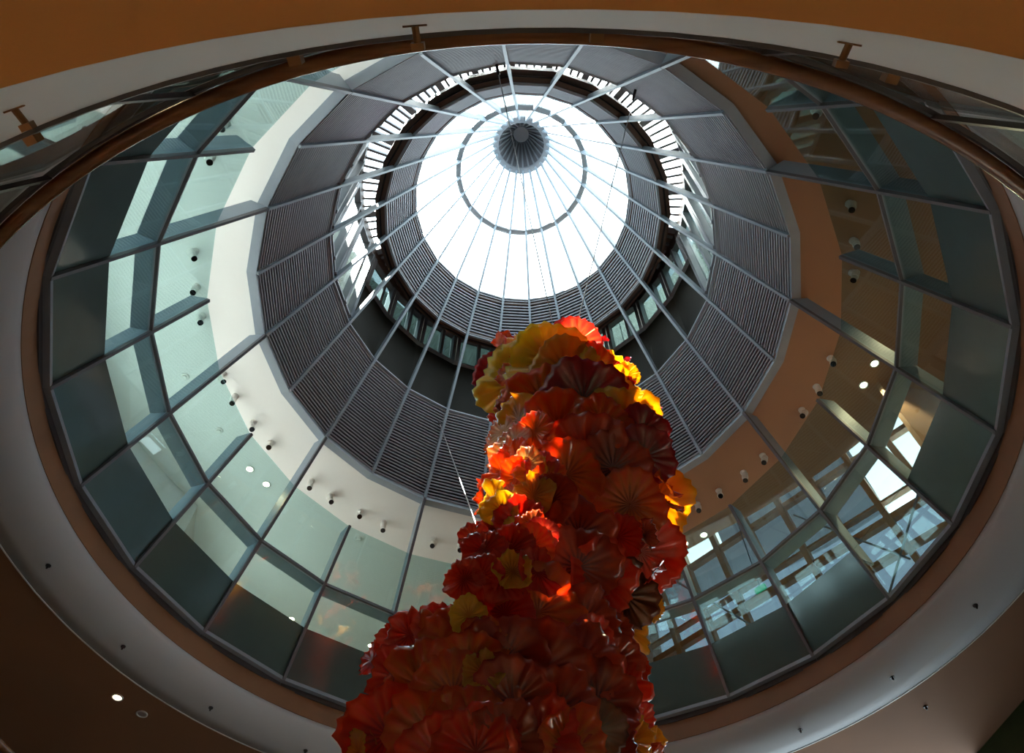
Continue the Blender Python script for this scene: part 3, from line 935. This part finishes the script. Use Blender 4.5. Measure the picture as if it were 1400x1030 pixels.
def blossom_mesh(seed, flute, depth, ruffle, nt=54, nr=8):
    rnd = random.Random(seed)
    ph = [rnd.uniform(0, 6.28) for _ in range(6)]
    pts = []; fs = []
    th = 0.012
    for layer in (0, 1):
        for j in range(nr+1):
            rho = 0.04 + 0.96*j/nr
            for i in range(nt):
                t = 2*math.pi*i/nt
                edge = 1 + ruffle*(0.10*math.sin(3*t+ph[0]) + 0.07*math.sin(5*t+ph[1])) + 0.03*math.cos(flute*t)
                r = 0.5*rho*(1 + (edge-1)*rho)
                z = depth*(rho**1.7) + 0.030*rho*math.cos(flute*t)
                z += ruffle*rho**3*(0.09*math.sin(4*t+ph[2]) + 0.06*math.sin(7*t+ph[3]) + 0.07*math.sin(2*t+ph[4]))
                z -= 0.10*max(0, rho-0.8)/0.2*0.35*(1+math.sin(6*t+ph[5]))*ruffle
                pts.append((r*math.cos(t), r*math.sin(t), z - layer*th))
    M = (nr+1)*nt
    for layer in (0, 1):
        for j in range(nr):
            for i in range(nt):
                k = (i+1) % nt
                q = (j*nt+i, j*nt+k, (j+1)*nt+k, (j+1)*nt+i)
                q = tuple(layer*M + x for x in q)
                fs.append(q if layer == 0 else tuple(reversed(q)))
    for i in range(nt):
        k = (i+1) % nt
        fs.append((nr*nt+i, nr*nt+k, M+nr*nt+k, M+nr*nt+i))
    fs.append(tuple(reversed(range(nt)))); fs.append(tuple(M+i for i in range(nt)))
    me = bpy.data.meshes.new('blossom')
    me.from_pydata(pts, [], fs)
    for p in me.polygons: p.use_smooth = True
    me.materials.append(MATS['b_red'])
    me.update()
    return me
VARS = [blossom_mesh(1, 18, 0.07, 0.45), blossom_mesh(2, 16, 0.13, 0.6), blossom_mesh(3, 22, 0.04, 0.4),
        blossom_mesh(4, 18, 0.18, 0.7), blossom_mesh(5, 14, 0.10, 0.9), blossom_mesh(6, 20, 0.06, 0.7)]
tw = thing('glass_tower', 'tall tower of ruffled red, orange and yellow blown glass blossoms', 'sculpture', loc=(-0.1, 0, 0))
tw_inv = Vector((0.1, 0, 0))
def blossom(p, size, col, normal, spin, var):
    o = bpy.data.objects.new('blossom', VARS[var])
    C.objects.link(o)
    o.parent = tw
    o.material_slots[0].link = 'OBJECT'
    o.material_slots[0].material = MATS['b_' + col]
    q = Vector(normal).normalized().to_track_quat('Z', 'Y') @ Matrix.Rotation(spin, 3, 'Z').to_quaternion()
    o.rotation_mode = 'QUATERNION'
    o.rotation_quaternion = q
    o.location = Vector(p) + tw_inv
    o.scale = (size, size, size)
    return o
rnd = random.Random(21)
placed = []
eye = Vector((0, -1.0457*R, Z0))
for (x, y, z, s, col) in BL:
    h = (z-Z0)/R
    cx, rr = body(h)
    p = Vector((x, y, z))
    n = Vector((x - cx*R, y, 0)).normalized() + Vector((0, 0, -0.25)) + (eye-p).normalized()*0.8
    n += Vector((rnd.uniform(-.38, .38), rnd.uniform(-.38, .38), rnd.uniform(-.38, .38)))
    if col in ('yellow', 'coral') and z > 8.8: n += Vector((0, 0, 0.5))
    var = rnd.randrange(6)
    if s < 0.42 and x < 0.35 and 5.5 < z < 8.4:      # small blossoms standing out on the sunny flank
        p = p + Vector((-0.10, -0.06, 0)) + (eye-p).normalized()*0.10
        n += Vector((rnd.uniform(-.6, .2), rnd.uniform(-.4, .4), rnd.uniform(-.2, .7)))
    if s > 0.52 or col == 'crimson':
        n = n*0.4 + (eye-p).normalized()*1.2
        var = rnd.choice((0, 2, 5, 1))
    blossom(p + (eye-p).normalized()*(0.12 if col in ('yellow', 'cream', 'crimson') else 0.0), s*(1.45 if col in ('yellow', 'amber', 'crimson') and z > 6.2 else 1.22), col, n, rnd.uniform(0, 6.28), var)
    placed.append(p)
# the rest of the tower, behind and between
COLS = ['darkred']*5 + ['rust']*5 + ['red']*4 + ['amber']*2 + ['crimson']*3 + ['orange']*2 + ['scarlet']
n_fill = 0; tries = 0
while n_fill < 180 and tries < 6000:
    tries += 1
    h = rnd.uniform(0.42, 1.74)
    az = rnd.uniform(0, 360)
    cx, rr = body(h)
    front = math.cos(D2R(az)) < 0.1
    k = 0.32 if front else 0.86
    s = rnd.uniform(0.34, 0.58) if not front else rnd.uniform(0.34, 0.5)
    stalk = rnd.random() < 0.22 and abs(math.sin(D2R(az))) > 0.6
    if stalk: k = 1.12; s = rnd.uniform(0.22, 0.36)
    p = Vector((cx*R, 0, h*R+Z0)) + radial(az)*max(0.08, rr*R*k - 0.1)
    if min((p-q).length for q in placed) < (0.20 if front else 0.27): continue
    n = radial(az) + Vector((rnd.uniform(-.4, .4), rnd.uniform(-.4, .4), rnd.uniform(-.5, .3)))*(2.2 if stalk else 1)
    blossom(p, s, rnd.choice(COLS), n, rnd.uniform(0, 6.28), rnd.randrange(6))
    placed.append(p); n_fill += 1
# steel core
mb = MB()
hs = [FLOOR_H + (1.72-FLOOR_H)*i/24 for i in range(25)]
for h0, h1 in zip(hs, hs[1:]):
    mb.tube(Vector((body(h0)[0]*R, 0, h0*R+Z0)) + tw_inv, Vector((body(h1)[0]*R, 0, h1*R+Z0)) + tw_inv, 0.09, n=12)
mb.build('steel_core', 'steel_dark', tw)
MB().tube(Vector((body(0)[0]*R, 0, 0.0)) + tw_inv, Vector((body(0)[0]*R, 0, 0.12)) + tw_inv, 0.7, 0.65, 32).build('base_plate', 'steel_grey', tw)

# guy cables from the lantern to the tower
def cable(a, b, label):
    t = thing('steel_cable', label, 'cable', loc=a)
    a = Vector(a); b = Vector(b)
    MB().tube((0, 0, 0), b-a, 0.007, n=6).build('wire', 'brushed_steel', t)
    d = (b-a).normalized()
    MB().tube(-d*0.05, d*0.16, 0.022, n=8).build('anchor', 'steel_dark', t)
def P3(x, y, h): return Vector((x*R, y*R, h*R+Z0))
cable(P3(-0.066, -0.625, 2.33), P3(0.09, -0.02, 1.74), 'thin steel cable from the lantern mullion nearest the entrance soffit to the tower top')
cable(P3(0.326, -0.560, 2.28), P3(0.12, -0.02, 1.74), 'thin steel cable from the tan ceiling side of the lantern to the tower top')
cable(P3(-0.310, 0.572, 2.26), P3(-0.068, -0.12, 0.925), 'thin steel cable from the far louver band down to the lit flank of the tower')
